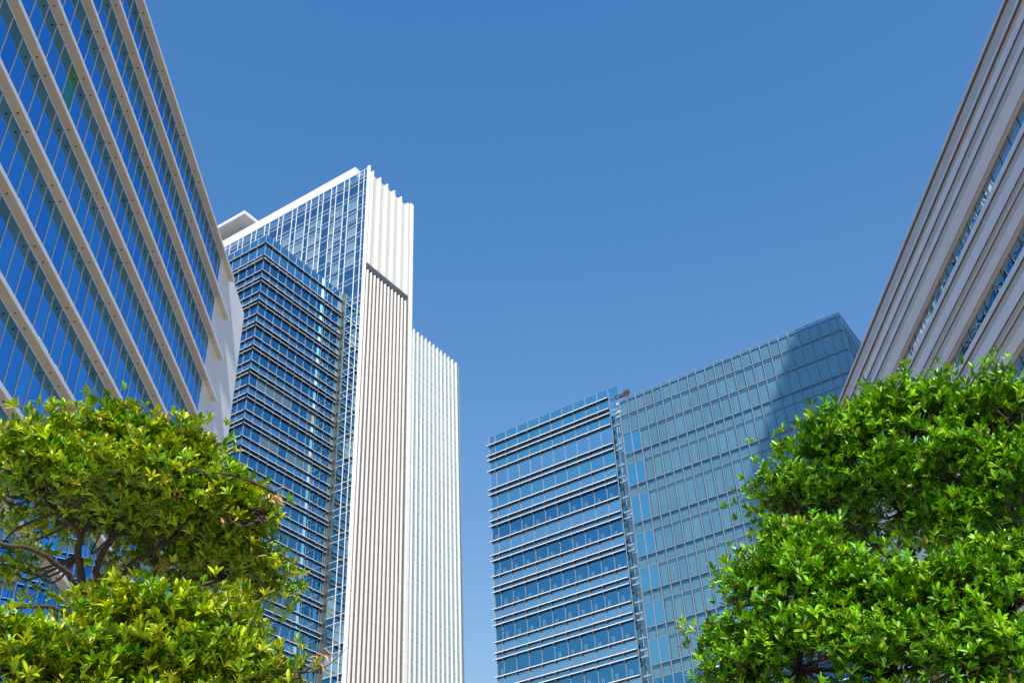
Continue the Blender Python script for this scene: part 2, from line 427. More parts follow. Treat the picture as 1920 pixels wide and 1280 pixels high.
    merged(root, 'blade_joint', F2, [(u0 + 108.0 - .003, u0 + 108.225, -.003, .715, z - .012, z + .012) for u0 in [2.09 * i for i in range(6)] for z in (128.2, 131.6, 135.0, 138.4, 141.8, 145.2)], 'perforated_white')
    piece(root, 'ledge', F2, (107.1, 118.7, -.12, .9, 123.0, 124.2), 'ledge_dark')
    piece(root, 'ledge_rim', F2, (107.08, 118.75, -.16, -.10, 124.05, 124.32), 'mullion_grey')
    fins = [(107.44 + .952 * i, 107.66 + .952 * i, -.26, .1, -CAMZ, 122.75) for i in range(12)]
    pieces(root, 'fin', F2, fins, 'tower_white')
    zj = [64.72 + 4.25 * k for k in range(-16, 14)]
    merged(root, 'fin_joint', F2, [(a - .004, b + .004, -.264, .0, z - .02, z + .02) for a, b, *_ in fins for z in zj if z < 122], 'perforated_white')
    piece(root, 'louvre_wall', F2, (107.02, 119.0, .02, .14, -CAMZ, 122.9), 'louvre_brown')
    piece(root, 'corner_trim', F2, (106.86, 107.10, -.10, .5, -CAMZ, 147.9), 'frame_white')
    piece(root, 'edge_trim', F2, (119.25, 119.98, -.16, .5, -CAMZ, 147.8), 'tower_white')
    piece(root, 'edge_strip', F2, (118.72, 119.25, .02, .4, -CAMZ, 147.3), 'perforated_white')
    merged(root, 'trim_joint', F2, [(119.25, 119.984, -.164, .0, z - .015, z + .015) for z in [64.72 + 4.25 * k for k in range(-16, 20)]], 'perforated_white')
    piece(root, 'back_wall', F2, (110.6, 119.9, .8, 12, -CAMZ, 147.1), 'tower_white')
    # ---- lower wing with white fins over glass
    wf = [(120.62 + 1.15 * i - .11, 120.62 + 1.15 * i + .09, -.24, .06, -CAMZ, 117.9) for i in range(12)]
    pieces(root, 'wing_fin', F2, wf, 'tower_white')
    wp = []
    x = [120.0] + [120.6 + 1.15 * i for i in range(12)] + [134.25]
    zz = []
    z = 117.6
    while z > -1: zz.append(z); z -= 1.35 if len(zz) % 2 else 2.9
    for a, b in zip(x[:-1], x[1:]):
        for z1, z0 in zip(zz[:-1], zz[1:]): wp.append((a + .01, b - .01, .06, .09, z0 + .03, z1 - .03))
    pieces(root, 'wing_pane', F2, wp, 'glass_wing', 295, tilt=0.002)
    merged(root, 'wing_transom', F2, [(120.0, 134.2, .03, .08, z - .03, z + .03) for z in zz], 'mullion_grey')
    piece(root, 'wing_edge', F2, (134.25, 134.33, -.02, .4, -CAMZ, 117.7), 'mullion_grey')
    piece(root, 'wing_core', F2, (120.0, 134.2, .12, 11, -CAMZ, 117.4), 'room_mid')
    # ---- roof canopy (flat white slab on a recessed plant room)
    dC = 112.0
    q = at(459, 394.5, 1.0) - np.array([0, 0, CAMZ]); a = np.array([math.sin(math.radians(H)), math.cos(math.radians(H)), 0])
    P = q * dC / (q @ a); n = np.array([math.cos(math.radians(H)), -math.sin(math.radians(H)), 0])
    xc, zc = P @ n, P[2]
    FC = frame(H + 90, dC)
    piece(root, 'canopy_rim', FC, (xc - 26, xc, 0, .35, zc - .75, zc), 'tower_fascia')
    piece(root, 'canopy_rim', FC, (xc - .35, xc, .35, 9, zc - .75, zc), 'tower_fascia')
    for i in range(13):
        piece(root, 'canopy_soffit_panel', FC, (xc - .35 - 1.9 * (i + 1) + .012, xc - .35 - 1.9 * i - .012, .35, 2.6, zc - .68, zc - .6), 'canopy_soffit')
        piece(root, 'canopy_soffit_panel', FC, (xc - .35 - 1.9 * (i + 1) + .012, xc - .35 - 1.9 * i - .012, 2.62, 6, zc - .68, zc - .6), 'canopy_soffit')
    piece(root, 'canopy_top', FC, (xc - 26, xc - .35, .35, 9, zc - .12, zc - .02), 'cladding_grey')
    piece(root, 'plant_room', FC, (xc - 25, xc - 2.8, 3.0, 8.5, 140, zc - .6), 'canopy_soffit')
    return root
white_tower()

# ================================================================== ledged glass tower in front of it
def sunshades(root, F, x0, x1, zs, depth, th=.055, nose=.03, mats=('shade_dark', 'shade_edge')):
    for z in zs:
        s = piece(root, 'sunshade', F, (x0, x1, -depth, -.02, z - th, z), mats[0])
        piece(root, 'nosing', F, (x0 - .002, x1 + .002, -depth - nose, -depth, z - th, z + .012), mats[1], parent=s)
def ledged_tower():
    dG = 99.87; d1 = 88.56
    F2 = frame(H, dG); F1 = frame(H + 90, d1)
    root = thing('tower', 'dark blue glass tower with rows of thin ledges wrapping its corner', 'tower', F2 @ Matrix.Translation((97, 6, -CAMZ)))
    A = [112.0 - 4.33 * k for k in range(27)]; A = [z for z in A if z > 1]
    levels = [119.6, 117.75, 115.1, 114.37]
    kinds = ['parapet', 'parapet', 'gap']
    for z in A:
        levels += [z, z - 1.5, z - 2.22]; kinds += ['vision', 'spandrel', 'gap']
    grey_floors = {5, 7, 15}
    shades = [117.75, 115.1, 114.37] + [q for z in A for q in (z, z - 1.5, z - 2.22)]
    def facade(F, xs, blind_side):
        vis, vm, spa, mul, bl = [], [], [], [], []
        for a, b in zip(xs[:-1], xs[1:]):
            for i, k in enumerate(kinds):
                z1, z0 = levels[i], levels[i + 1]; bx = (a + .03, b - .03, 0, .03, z0 + .01, z1 - .01)
                if k in ('vision',):
                    fl = (i - 3) // 3
                    vis.append(bx); vm.append('glass_grey' if fl in grey_floors and b < 103 and random.random() < .9 else 'glass_deep')
                    if random.random() < .75:
                        t = random.random()
                        bl.append((a + .12, a + .26, .5, .54, z0 + .1, z0 + random.uniform(.8, 1.7)))
                        if t < .6: bl.append((a + .42, a + .56, .5, .54, z0 + .1, z0 + random.uniform(.8, 1.4)))
                elif k == 'gap': vis.append(bx); vm.append('glass_deep')
                else: vis.append(bx); vm.append('glass_spandrel')
        for x in xs: mul.append((x - .035, x + .035, -.05, .03, 0, 119.6))
        return vis, vm, mul, bl
    xs2 = [88.56] + [90.1 + 1.8 * i for i in range(10)]; xs2 = [x for x in xs2 if x < 106.7] + [106.75]
    xs1 = sorted([-99.87 - 1.8 * i for i in range(9)])
    v, m, mu, bl = facade(F2, xs2, 1); pieces(root, 'pane', F2, v, None, 230, tilt=.0012, mats=m)
    pieces(root, 'mullion', F2, mu, 'mullion_grey'); pieces(root, 'blind', F2, bl, 'blind_pale', 150, minpx=5)
    v, m, mu, bl = facade(F1, xs1, 1); pieces(root, 'pane', F1, v, None, 65, tilt=.0012, mats=m)
    pieces(root, 'mullion', F1, mu, 'mullion_grey')
    sunshades(root, F2, 88.56 - .32, 106.7, shades, .32)
    sunshades(root, F1, -99.87 - 15, -99.87, shades, .32)
    br = [(x - .03, x + .03, -.30, -.05, z - .15, z - .08) for x in xs2[1:-1] for z in shades]
    merged(root, 'bracket', F2, br, 'shade_edge')
    br = [(x - .03, x + .03, -.30, -.05, z - .15, z - .08) for x in xs1[:-1] for z in shades]
    merged(root, 'bracket', F1, br, 'shade_edge')
    piece(root, 'parapet_rail', F2, (88.56, 106.75, -.02, .05, 119.6, 119.66), 'mullion_grey')
    piece(root, 'parapet_rail', F1, (-115, -99.87, -.02, .05, 119.6, 119.66), 'mullion_grey')
    piece(root, 'interior_screen', F2, (89.8, 106.6, 1.4, 1.5, -CAMZ, 115), 'room_mid')
    piece(root, 'interior_screen', F1, (-115, -101.3, 1.4, 1.5, -CAMZ, 115), 'room_mid')
    fl = [(89.2, 106.6, .1, 1.4, z - 2.1, z - 1.6) for z in A]; merged(root, 'floor_slab', F2, fl, 'room_mid', stuff=False)
    fl = [(-115, -100.5, .1, 1.4, z - 2.1, z - 1.6) for z in A]; merged(root, 'floor_slab', F1, fl, 'room_mid', stuff=False)
    piece(root, 'roof', F2, (88.8, 106.7, .2, 14, 114.6, 114.9), 'room_dark')
    # dark column in the inner corner with service boxes
    col = piece(root, 'corner_column', F2, (106.75, 106.98, -.75, .3, -CAMZ, 119.2), 'column_grey')
    for z in shades[1:]:
        piece(root, 'clamp', F2, (106.62, 106.75, -.80, -.55, z - .45, z - .05), 'dark_gap', parent=col)
    return root
ledged_tower()

# ================================================================== far right glass block
def far_block():
    HR, DR = 32.7, 107.32
    F = frame(HR + 90, DR)
    root = thing('office_building', 'wide blue glass office block, half ledged and half gridded', 'building', F @ Matrix.Translation((-48, 8, -CAMZ)))
    UL, US, UM, UR = 73.6, 54.25, 52.85, 22.63
    # ---- ledged half
    A = [75.07, 69.1, 64.5, 59.52] + [55.13 - 4.36 * k for k in range(13)]; A = [z for z in A if z > 1.5]
    BC = [(77.5, 76.75), (72.2, 71.4), (67.46, 66.7), (62.5, 61.67), (58.06, 57.35)] + [(53.77 - 4.36 * k, 52.97 - 4.36 * k) for k in range(13)]
    BC = [b for b in BC if b[1] > 1.5]
    lev = [(80.6, 79.2, 'par'), (79.2, 77.5, 'par'), (77.5, 76.75, 'gap')]
    shades = [79.2, 77.5, 76.75]
    for i, a in enumerate(A):
        top = BC[i][1]; b1, c1 = BC[i + 1] if i + 1 < len(BC) else (a - 1.5, a - 2.2)
        lev += [(top, a, 'vision' if i > 1 else 'par'), (a, b1, 'spandrel'), (b1, c1, 'gap')]; shades += [a, b1, c1]
    xs = [-UL] + [-(72.6 - 1.845 * i) for i in range(11)]; xs = [x for x in xs if x < -54.5] + [-US]
    xp = xs[:-1] + [-US]
    panes, mats, bl = [], [], []
    for a, b in zip(xp[:-1], xp[1:]):
        for z1, z0, k in lev:
            panes.append((a + .03, b - .03, 0, .03, z0 + .01, z1 - .01))
            mats.append({'par': 'glass_mid', 'spandrel': 'glass_bright', 'gap': 'glass_mid', 'vision': 'glass_deep'}[k])
            if k == 'vision' and random.random() < .85 and z1 < 72:
                hgt = random.choice([.9, 1.1, 1.2, 1.0])
                bl.append((a + .22, a + .34, .30, .34, z0 + .05, z0 + hgt)); bl.append((a + .46, a + .58, .30, .34, z0 + .05, z0 + hgt))
    pieces(root, 'pane', F, panes, None, 290, tilt=.0012, mats=mats)
    pieces(root, 'blind', F, bl, 'blind_pale', 200, minpx=5)
    pieces(root, 'mullion', F, [(x - .035, x + .035, -.06, .03, 0, 80.6) for x in xs], 'mullion_grey')
    sunshades(root, F, -UL - .32, -US - .05, shades, .32, .08, .05)
    merged(root, 'bracket', F, [(x - .03, x + .03, -.4, -.05, z - .24, z - .14) for x in xs[1:-1] for z in shades], 'mullion_grey')
    piece(root, 'interior_screen', F, (-UL + .5, -US, 1.0, 1.1, -CAMZ, 77), 'room_mid')
    merged(root, 'floor_slab', F, [(-UL + .3, -US, .1, 1.0, z - 2.0, z - 1.55) for z in A], 'room_mid', stuff=False)
    piece(root, 'parapet_rail', F, (-UL, -UM + .1, -.02, .05, 80.6, 80.66), 'mullion_grey')
    piece(root, 'parapet_pane', F, (-US, -UM - .02, 0, .03, 79.2, 80.58), 'glass_mid')
    piece(root, 'side_wall', F, (-UL, -UL + .03, .05, 16, -CAMZ, 80.5), 'glass_spandrel')
    # ---- narrow strip between
    tr = [75.75, 72.95, 69.95, 65.4, 60.3] + [55.85 - 4.36 * k for k in range(13)]; tr = [z for z in tr if z > 1]
    sp = []
    zz = [79.2] + tr
    for z1, z0 in zip(zz[:-1], zz[1:]):
        sp.append((-US + .03, -UM - .03, .25, .28, z0 + .03, z1 - .03))
    pieces(root, 'strip_pane', F, sp, 'glass_screen', tilt=.002)
    piece(root, 'strip_backing', F, (-US + .03, -UM - .03, 1.4, 1.5, -CAMZ, 79), 'blind_pale')
    for z in shades:
        piece(root, 'strip_ledge', F, (-US + .05, -UM - .2, .34, .8, z - .14, z), 'shade_edge')
    # ---- gridded half
    cols = [-(UM - 1.2465 * i) for i in range(24)]; cols = [x for x in cols if x < -UR - .3] + [-UR - .55, -UR]
    rows = [(78.2, 75.75, 's'), (75.75, 72.95, 'v'), (72.95, 69.95, 'v')]
    for i in range(2, len(tr) - 1):
        rows += [(tr[i], tr[i] - 1.45, 's'), (tr[i] - 1.45, tr[i + 1], 'v')]
    P, PM, BK, TRM = [], [], [], []
    for ci, (a, b) in enumerate(zip(cols[:-1], cols[1:])):
        for ri, (z1, z0, k) in enumerate(rows):
            dark = (ci < 2 and k == 'v' and ri > 1) or (k == 'v' and z1 < 45)
            P.append((a + .03, b - .03, 0, .03, z0 + .03, z1 - .03)); PM.append(('glass_mid' if z1 > 45 else 'glass_deep') if dark else 'glass_screen')
            if not dark: BK.append((a + .035, b - .035, .22, .26, z0 + .05, z1 - .05 - (.12 if k == 's' and ri else 0)))
    pieces(root, 'grid_pane', F, P, None, 295, tilt=.0012, mats=PM)
    pieces(root, 'backing_panel', F, BK, 'screen_backing', 295)
    pieces(root, 'grid_mullion', F, [(x - .04, x + .04, -.10, .04, 0, 78.25) for x in cols], 'mullion_grey')
    t2 = sorted(set([z for r in rows for z in r[:2]]))
    thick = set(tr)
    pieces(root, 'transom', F, [(-UM, -UR, -.09 if z in thick else -.03, .06, z - .035, z + .035) for z in t2], 'mullion_grey')
    piece(root, 'interior_screen', F, (-UM + .1, -UR - .3, 1.6, 1.7, -CAMZ, 78.1), 'room_mid')
    merged(root, 'floor_slab', F, [(-UM, -UR - .1, .3, 1.6, z - 1.2, z - .3) for z in tr], 'room_mid', stuff=False)
    lamps = []
    for z in (40.85, 36.5):
        for i in range(7): lamps.append((-UM + 7 + 2.6 * i, -UM + 8 + 2.6 * i, 0.6 + (i % 3) * .35, 0.75 + (i % 3) * .35, z + .2, z + .26))
    pieces(root, 'ceiling_lamp', F, lamps, 'lamp_strip', minpx=2)
    # side face at the right corner: clear glass wind screen grid
    FS = frame(HR, -UR)      # plane through the right corner, running away from the camera
    FS = frame(HR, 0)
    ang = math.radians(HR); n = Vector((math.cos(ang), -math.sin(ang), 0)); corner = F @ Vector((-UR, 0, 0))
    FS.translation = n * (corner.dot(n)) + Vector((0, 0, CAMZ))
    y0 = corner.dot(Vector((math.sin(ang), math.cos(ang), 0)))
    sp, sm = [], []
    for j in range(10):
        for (z1, z0, k) in rows[:8]:
            sp.append((y0 + .05 + 1.3 * j + .03, y0 + .05 + 1.3 * (j + 1) - .03, 0, .03, z0 + .03, z1 - .03))
    pieces(root, 'side_pane', FS, sp, 'glass_screen', tilt=.001)
    merged(root, 'side_transom', FS, [(y0 + .05, y0 + 13, -.04, .04, z - .03, z + .03) for z in t2 if z > 60], 'mullion_grey', stuff=False)
    merged(root, 'side_mullion', FS, [(y0 + .05 + 1.3 * j - .03, y0 + .05 + 1.3 * j + .03, -.05, .04, 50, 78.2) for j in range(11)], 'mullion_grey', stuff=False)
    piece(root, 'core', F, (-UL + .2, -UR - 2.5, 4, 16, -CAMZ, 69), 'room_dark')
    piece(root, 'roof', F, (-UM + .05, -UR - .3, .06, 16, 77.85, 77.95), 'room_mid')
    # ---- roof crane
    q = at(1168, 738, 1.0) - np.array([0, 0, CAMZ]); aa = np.array([math.sin(ang), math.cos(ang), 0])
    M = F @ Matrix.Translation((-52.3, .6, 78.2))
    cr = thing('roof_crane', 'small dark window cleaning crane arm on the glass block roof', 'crane', M)
    piece(cr, 'mast', F, (-52.0, -51.7, .4, .8, 78.2, 79.3), 'ledge_dark')
    piece(cr, 'arm', F, (-53.6, -51.6, .45, .75, 79.05, 79.45), 'ledge_dark')
    piece(cr, 'head', F, (-52.2, -51.5, .35, .85, 79.3, 79.7), 'ledge_dark')
    return root
far_block()

# ================================================================== unseen tall tower, added and shaped to cast a shadow on the far block
def shadow_tower():
    t = 20.0; a = math.radians(t)
    M = Matrix.Translation((38.3, 8.3, 0)) @ Matrix.Rotation(math.radians(90 - t), 4, 'Z')   # x along heading t, y to its left
    root = thing('tower', 'unseen pale tower added to cast a shadow on the far glass block', 'tower', M)
    L, W, HT = 26, 34, 151.0
    piece(root, 'core', M, (.2, L - .2, -W + .2, -.2, 0, HT - .3), 'room_mid')
    bands = []
    for k in range(36):
        z = 4.1 * k
        bands.append((0, L, -W, 0, z + 2.6, z + 4.1))
    merged(root, 'spandrel_band', M, bands, 'cladding_light', stuff=False)
    wins = [(-.02 + .1, L - .1, -W + .1, -.1, 4.1 * k, 4.1 * k + 2.6) for k in range(36)]
    merged(root, 'window_band', M, wins, 'glass_spandrel', stuff=False)
    piece(root, 'roof', M, (0, L, -W, 0, 147.6, HT), 'cladding_light')
shadow_tower()

# ================================================================== trees
def leaf_material(name):
    m, nt, out = nodes_of(name)
    at_ = nt.nodes.new('ShaderNodeAttribute'); at_.attribute_name = 'tint'
    b = nt.nodes.new('ShaderNodeBsdfPrincipled'); b.inputs['Roughness'].default_value = 0.36; b.inputs['Specular IOR Level'].default_value = 0.35
    oi = nt.nodes.new('ShaderNodeNewGeometry')
    f = variation(nt, 9.0, 0.8, 1.2)
    sc = nt.nodes.new('ShaderNodeVectorMath'); sc.operation = 'SCALE'; nt.links.new(at_.outputs['Vector'], sc.inputs[0]); nt.links.new(f, sc.inputs['Scale'])
    nt.links.new(sc.outputs[0], b.inputs['Base Color'])
    tl = nt.nodes.new('ShaderNodeBsdfTranslucent')
    tc = nt.nodes.new('ShaderNodeVectorMath'); tc.operation = 'MULTIPLY'; tc.inputs[1].default_value = (1.5, 1.5, 0.5); nt.links.new(sc.outputs[0], tc.inputs[0])
    nt.links.new(tc.outputs[0], tl.inputs['Color'])
    mx = nt.nodes.new('ShaderNodeMixShader'); mx.inputs[0].default_value = 0.16
    nt.links.new(b.outputs[0], mx.inputs[1]); nt.links.new(tl.outputs[0], mx.inputs[2]); nt.links.new(mx.outputs[0], out.inputs['Surface'])
    MAT[name] = m
leaf_material('leaf')
def bark_bump(nt, b):
    n = nt.nodes.new('ShaderNodeTexNoise'); n.inputs['Scale'].default_value = 30; g = nt.nodes.new('ShaderNodeNewGeometry'); nt.links.new(g.outputs['Position'], n.inputs['Vector'])
    bp = nt.nodes.new('ShaderNodeBump'); bp.inputs['Distance'].default_value = 0.01; nt.links.new(n.outputs['Fac'], bp.inputs['Height']); nt.links.new(bp.outputs[0], b.inputs['Normal'])
solid('bark', (0.065, 0.045, 0.032), 0.9, 0.3, 14.0, bump=bark_bump)

def leaf_shape(width, fold, curl):
    t = [0, .22, .48, .74, .92, 1.0]; wd = [.08, .55, 1.0, .92, .5, 0]
    z = lambda x: -curl * x * x
    v = [(0, x, z(x)) for x in t]
    f = []
    for sgn in (-1, 1):
        o = len(v)
        v += [(sgn * width * w, x, z(x) + fold * width * w) for x, w in zip(t[:-1], wd[:-1])]
        for i in range(4):
            q = (i, i + 1, o + i + 1, o + i); f.append(q if sgn < 0 else q[::-1])
        q = (4, 5, o + 4); f.append(q if sgn < 0 else q[::-1])
    return np.array(v), f
SHAPES = [leaf_shape(w, fo, cu) for w, fo, cu in ((.145, .5, .10), (.17, .35, .16), (.155, .6, .22), (.135, .45, .05), (.16, .3, .26), (.07, .3, .0))]

def build_tree(name, label, pads, branches, trunk_px, greens, base_xy, seed, withered=()):
    r = np.random.default_rng(seed)
    root = thing(name, label, 'tree', Matrix.Translation((base_xy[0], base_xy[1], 0)))
    MMs, Ss, Ts, tips = [], [], [], []
    GA = np.array(greens)
    nrm = lambda v: v / (np.linalg.norm(v, axis=-1, keepdims=True) + 1e-9)
    for (px, py, dist, rx, rz, dens) in pads:
        c = at(px, py, dist); sx = max(rx - 20, 18) * dist / FPX; sz = max(rz - 30, 14) * dist / FPX / 0.9; sy = max(sx * .85, .35)
        n = max(6, int(rx * rz / 165 * dens))
        d = nrm(r.normal(size=(n, 3)))
        lo = d[:, 2] < -.25; d[lo, 2] *= -.6
        bk = (d[:, 1] > .5) & (r.random(n) < .6); d[bk, 1] *= -1
        rad = r.uniform(.35, 1.02, n) ** .8; out = r.random(n) < .14; rad[out] = r.uniform(1.02, 1.18, out.sum())
        R3 = np.array([sx, sy, sz]); cc = c + d * R3 * rad[:, None]; nor = nrm(d / R3)
        cc[out & (d[:, 2] > 0), 2] += r.uniform(0, .10)
        tips += [(c, q) for q in cc]
        W = 10; K = 9
        P = cc[:, None] + np.clip(r.normal(size=(n, W, 3)), -1.8, 1.8) * np.array([.12, .12, .065])
        ax = nrm(nor[:, None] * .55 + np.array([0, -.15, .75]) + r.normal(size=(n, W, 3)) * .32).reshape(-1, 3); P = P.reshape(-1, 3)
        N = len(P); e1 = nrm(np.cross(ax, [.3, .9, .2])); e2 = np.cross(ax, e1)
        g = GA[r.integers(len(GA), size=N)] * r.uniform(.65, 1.25, (N, 1))
        wel = r.uniform(.75, 1.25, (N, 1))
        an = r.random((N, 1)) * 6.28 + np.arange(K) * 2.4 + r.normal(size=(N, K)) * .25; el = r.uniform(.22, 1.05, (N, K)) * wel
        ra = e1[:, None] * np.cos(an)[..., None] + e2[:, None] * np.sin(an)[..., None]
        dr = ax[:, None] * np.cos(el)[..., None] + ra * np.sin(el)[..., None]; dr[..., 2] -= .08; dr = nrm(dr)
        up = nrm(ax[:, None] - dr * (dr * ax[:, None]).sum(-1, keepdims=True)); sd = np.cross(dr, up)
        ln = r.uniform(.038, .086, (N, K, 1))
        M = np.zeros((N, K, 4, 4)); M[..., :3, 0] = sd * ln; M[..., :3, 1] = dr * ln; M[..., :3, 2] = up * ln; M[..., :3, 3] = P[:, None] + dr * .008; M[..., 3, 3] = 1
        t = g[:, None] * r.uniform(.8, 1.25, (N, K, 1))
        odd = r.random((N, K)) < .006; t[odd] = np.array([.36, .22, .06])
        keep = r.random((N, K)) < .9
        MMs.append(M[keep]); Ss.append(r.integers(0, 5, keep.sum())); Ts.append(t[keep])
        K = 3                                              # yellowish stalks and buds in the middle of the whorl
        an = r.random((N, K)) * 6.28; dr = nrm(ax[:, None] + .5 * (e1[:, None] * np.cos(an)[..., None] + e2[:, None] * np.sin(an)[..., None]))
        up = nrm(np.cross(dr, [.2, .5, .8])); sd = np.cross(dr, up); ln = r.uniform(.025, .05, (N, K, 1))
        M = np.zeros((N, K, 4, 4)); M[..., :3, 0] = sd * ln * 2.2; M[..., :3, 1] = dr * ln; M[..., :3, 2] = up * ln; M[..., :3, 3] = P[:, None]; M[..., 3, 3] = 1
        MMs.append(M.reshape(-1, 4, 4)); Ss.append(np.full(N * K, 5)); Ts.append((np.array([.55, .40, .05]) * r.uniform(.7, 1.2, (N, K, 1))).reshape(-1, 3))
    for (px, py, dist, n) in withered:                     # curled brown dead leaves hanging in bunches
        c = at(px, py, dist); dr = nrm(r.normal(size=(n, 3)) * .6 + np.array([.3, 0, -.5])); up = nrm(np.cross(dr, [.2, .5, .8])); sd = np.cross(dr, up); ln = r.uniform(.05, .09, (n, 1))
        M = np.zeros((n, 4, 4)); M[:, :3, 0] = sd * ln * .8; M[:, :3, 1] = dr * ln; M[:, :3, 2] = up * ln; M[:, :3, 3] = c + r.normal(size=(n, 3)) * .03; M[:, 3, 3] = 1
        MMs.append(M); Ss.append(np.full(n, 4)); Ts.append(np.array([.45, .24, .11]) * r.uniform(.6, 1.2, (n, 1)))
    MM = np.concatenate(MMs); S = np.concatenate(Ss); T = np.concatenate(Ts)
    # largest showing leaves become single leaves
    P = proj(MM[:, :3, 3]); tipP = proj(MM[:, :3, 3] + MM[:, :3, 1]); sdP = proj(MM[:, :3, 3] + MM[:, :3, 0])
    e1 = (tipP - P)[:, :2]; e2 = (sdP - P)[:, :2]
    area = np.abs(e1[:, 0] * e2[:, 1] - e1[:, 1] * e2[:, 0])
    area[(P[:, 0] < 5) | (P[:, 0] > 1915) | (P[:, 1] < 5) | (P[:, 1] > 1275) | (S == 5)] = 0
    order = np.argsort(-area / P[:, 2] ** 2)[:298]; single = np.zeros(len(S), bool); single[order] = True
    def make_mesh(nm, idx):
        V, Fc, C = [], [], []; base = 0
        for k, (sv, sf) in enumerate(SHAPES):
            ii = idx[S[idx] == k]
            if not len(ii): continue
            vv = np.einsum('nij,vj->nvi', MM[ii][:, :3, :3], sv) + MM[ii][:, None, :3, 3]
            V.append(vv.reshape(-1, 3)); n = len(sv)
            for q in range(len(ii)):
                o = base + q * n
                Fc.extend([[o + x for x in f] for f in sf])
            C.append(np.repeat(T[ii], n, 0)); base += len(ii) * n
        V = np.concatenate(V); C = np.concatenate(C)
        me = bpy.data.meshes.new(nm); me.from_pydata(V.tolist(), [], Fc)
        ca = me.color_attributes.new('tint', 'FLOAT_COLOR', 'POINT'); ca.data.foreach_set('color', np.c_[C, np.ones(len(C))].astype(np.float32).ravel())
        me.materials.append(MAT['leaf']); me.shade_smooth() if hasattr(me, 'shade_smooth') else None
        return me
    fo = bpy.data.objects.new('foliage', make_mesh('foliage', np.where(~single)[0])); COL.objects.link(fo); fo['kind'] = 'stuff'; adopt(fo, root)
    # shared leaf meshes: shape x tint
    lib = {}
    for i in order:
        ti = int(r.integers(4)); key = (S[i], ti)
        if key not in lib:
            sv, sf = SHAPES[S[i]]; me = bpy.data.meshes.new('leaf'); me.from_pydata(sv.tolist(), [], sf)
            ca = me.color_attributes.new('tint', 'FLOAT_COLOR', 'POINT'); ca.data.foreach_set('color', np.tile([*(greens[ti % len(greens)] * (.85 + .12 * ti)), 1], (len(sv), 1)).astype(np.float32).ravel())
            me.materials.append(MAT['leaf']); lib[key] = me
        o = bpy.data.objects.new('leaf', lib[key]); COL.objects.link(o); adopt(o, root); o.matrix_basis = Matrix(MM[i].tolist())
    # wood
    def tube(nm, pts, r0, r1, sides=7):
        pts = np.array(pts, float); n = len(pts)
        if n > 2:                                       # smooth with Catmull-Rom
            q = [pts[0]]
            for i in range(n - 1):
                p0, p1, p2, p3 = pts[max(i - 1, 0)], pts[i], pts[i + 1], pts[min(i + 2, n - 1)]
                for s in (.25, .5, .75, 1.0):
                    q.append(.5 * ((2 * p1) + (-p0 + p2) * s + (2 * p0 - 5 * p1 + 4 * p2 - p3) * s * s + (-p0 + 3 * p1 - 3 * p2 + p3) * s ** 3))
            pts = np.array(q); pts[1:-1] += r.normal(size=(len(pts) - 2, 3)) * r1 * .5
        V, Fq = [], []
        n = len(pts)
        for i in range(n):
            d = pts[min(i + 1, n - 1)] - pts[max(i - 1, 0)]; d /= np.linalg.norm(d) + 1e-9
            e1 = np.cross(d, [.37, .81, .45]); e1 /= np.linalg.norm(e1); e2 = np.cross(d, e1)
            rad = r0 + (r1 - r0) * i / (n - 1)
            for k in range(sides):
                a = 2 * math.pi * k / sides; V.append(pts[i] + (e1 * math.cos(a) + e2 * math.sin(a)) * rad)
            if i:
                for k in range(sides):
                    a, b = (i - 1) * sides + k, (i - 1) * sides + (k + 1) % sides; Fq.append((a, b, b + sides, a + sides))
        Fq.append(tuple(range(sides))[::-1]); Fq.append(tuple((n - 1) * sides + k for k in range(sides)))
        return V, Fq
    def wood(nm, parts, stuff=False):
        V, Fq = [], []
        for v, f in parts:
            b = len(V); V += [tuple(x) for x in v]; Fq += [tuple(b + i for i in q) for q in f]
        me = bpy.data.meshes.new(nm); me.from_pydata(V, [], Fq); me.materials.append(MAT['bark']); me.shade_smooth() if hasattr(me, 'shade_smooth') else None
        o = bpy.data.objects.new(nm, me); COL.objects.link(o); adopt(o, root)
        if stuff: o['kind'] = 'stuff'
        return o
    fork = at(*trunk_px); base = np.array([base_xy[0], base_xy[1], -.05])
    wood('trunk', [tube('trunk', [base, base * .6 + fork * .4 + np.array([.06, .03, 0]), fork], .13, .085, 10)])
    for path, a, b in branches:
        pts = [at(*q) for q in path]
        wood('branch', [tube('branch', pts, a * .6, b * .6)])
    tw = []
    joints = [at(*q) for path, a, b in branches for q in path[1:]] + [fork]
    J = np.array(joints)
    for c, cc in tips:
        s = J[np.argmin(((J - cc) ** 2).sum(1))]
        if r.random() < .45:
            m = s * .45 + cc * .55 + r.normal(size=3) * .06 - np.array([0, 0, .05]); tw.append(tube('t', [s, m, cc + np.array([0, 0, .03])], .013, .004, 4))
    wood('twigs', tw, True)
    return root

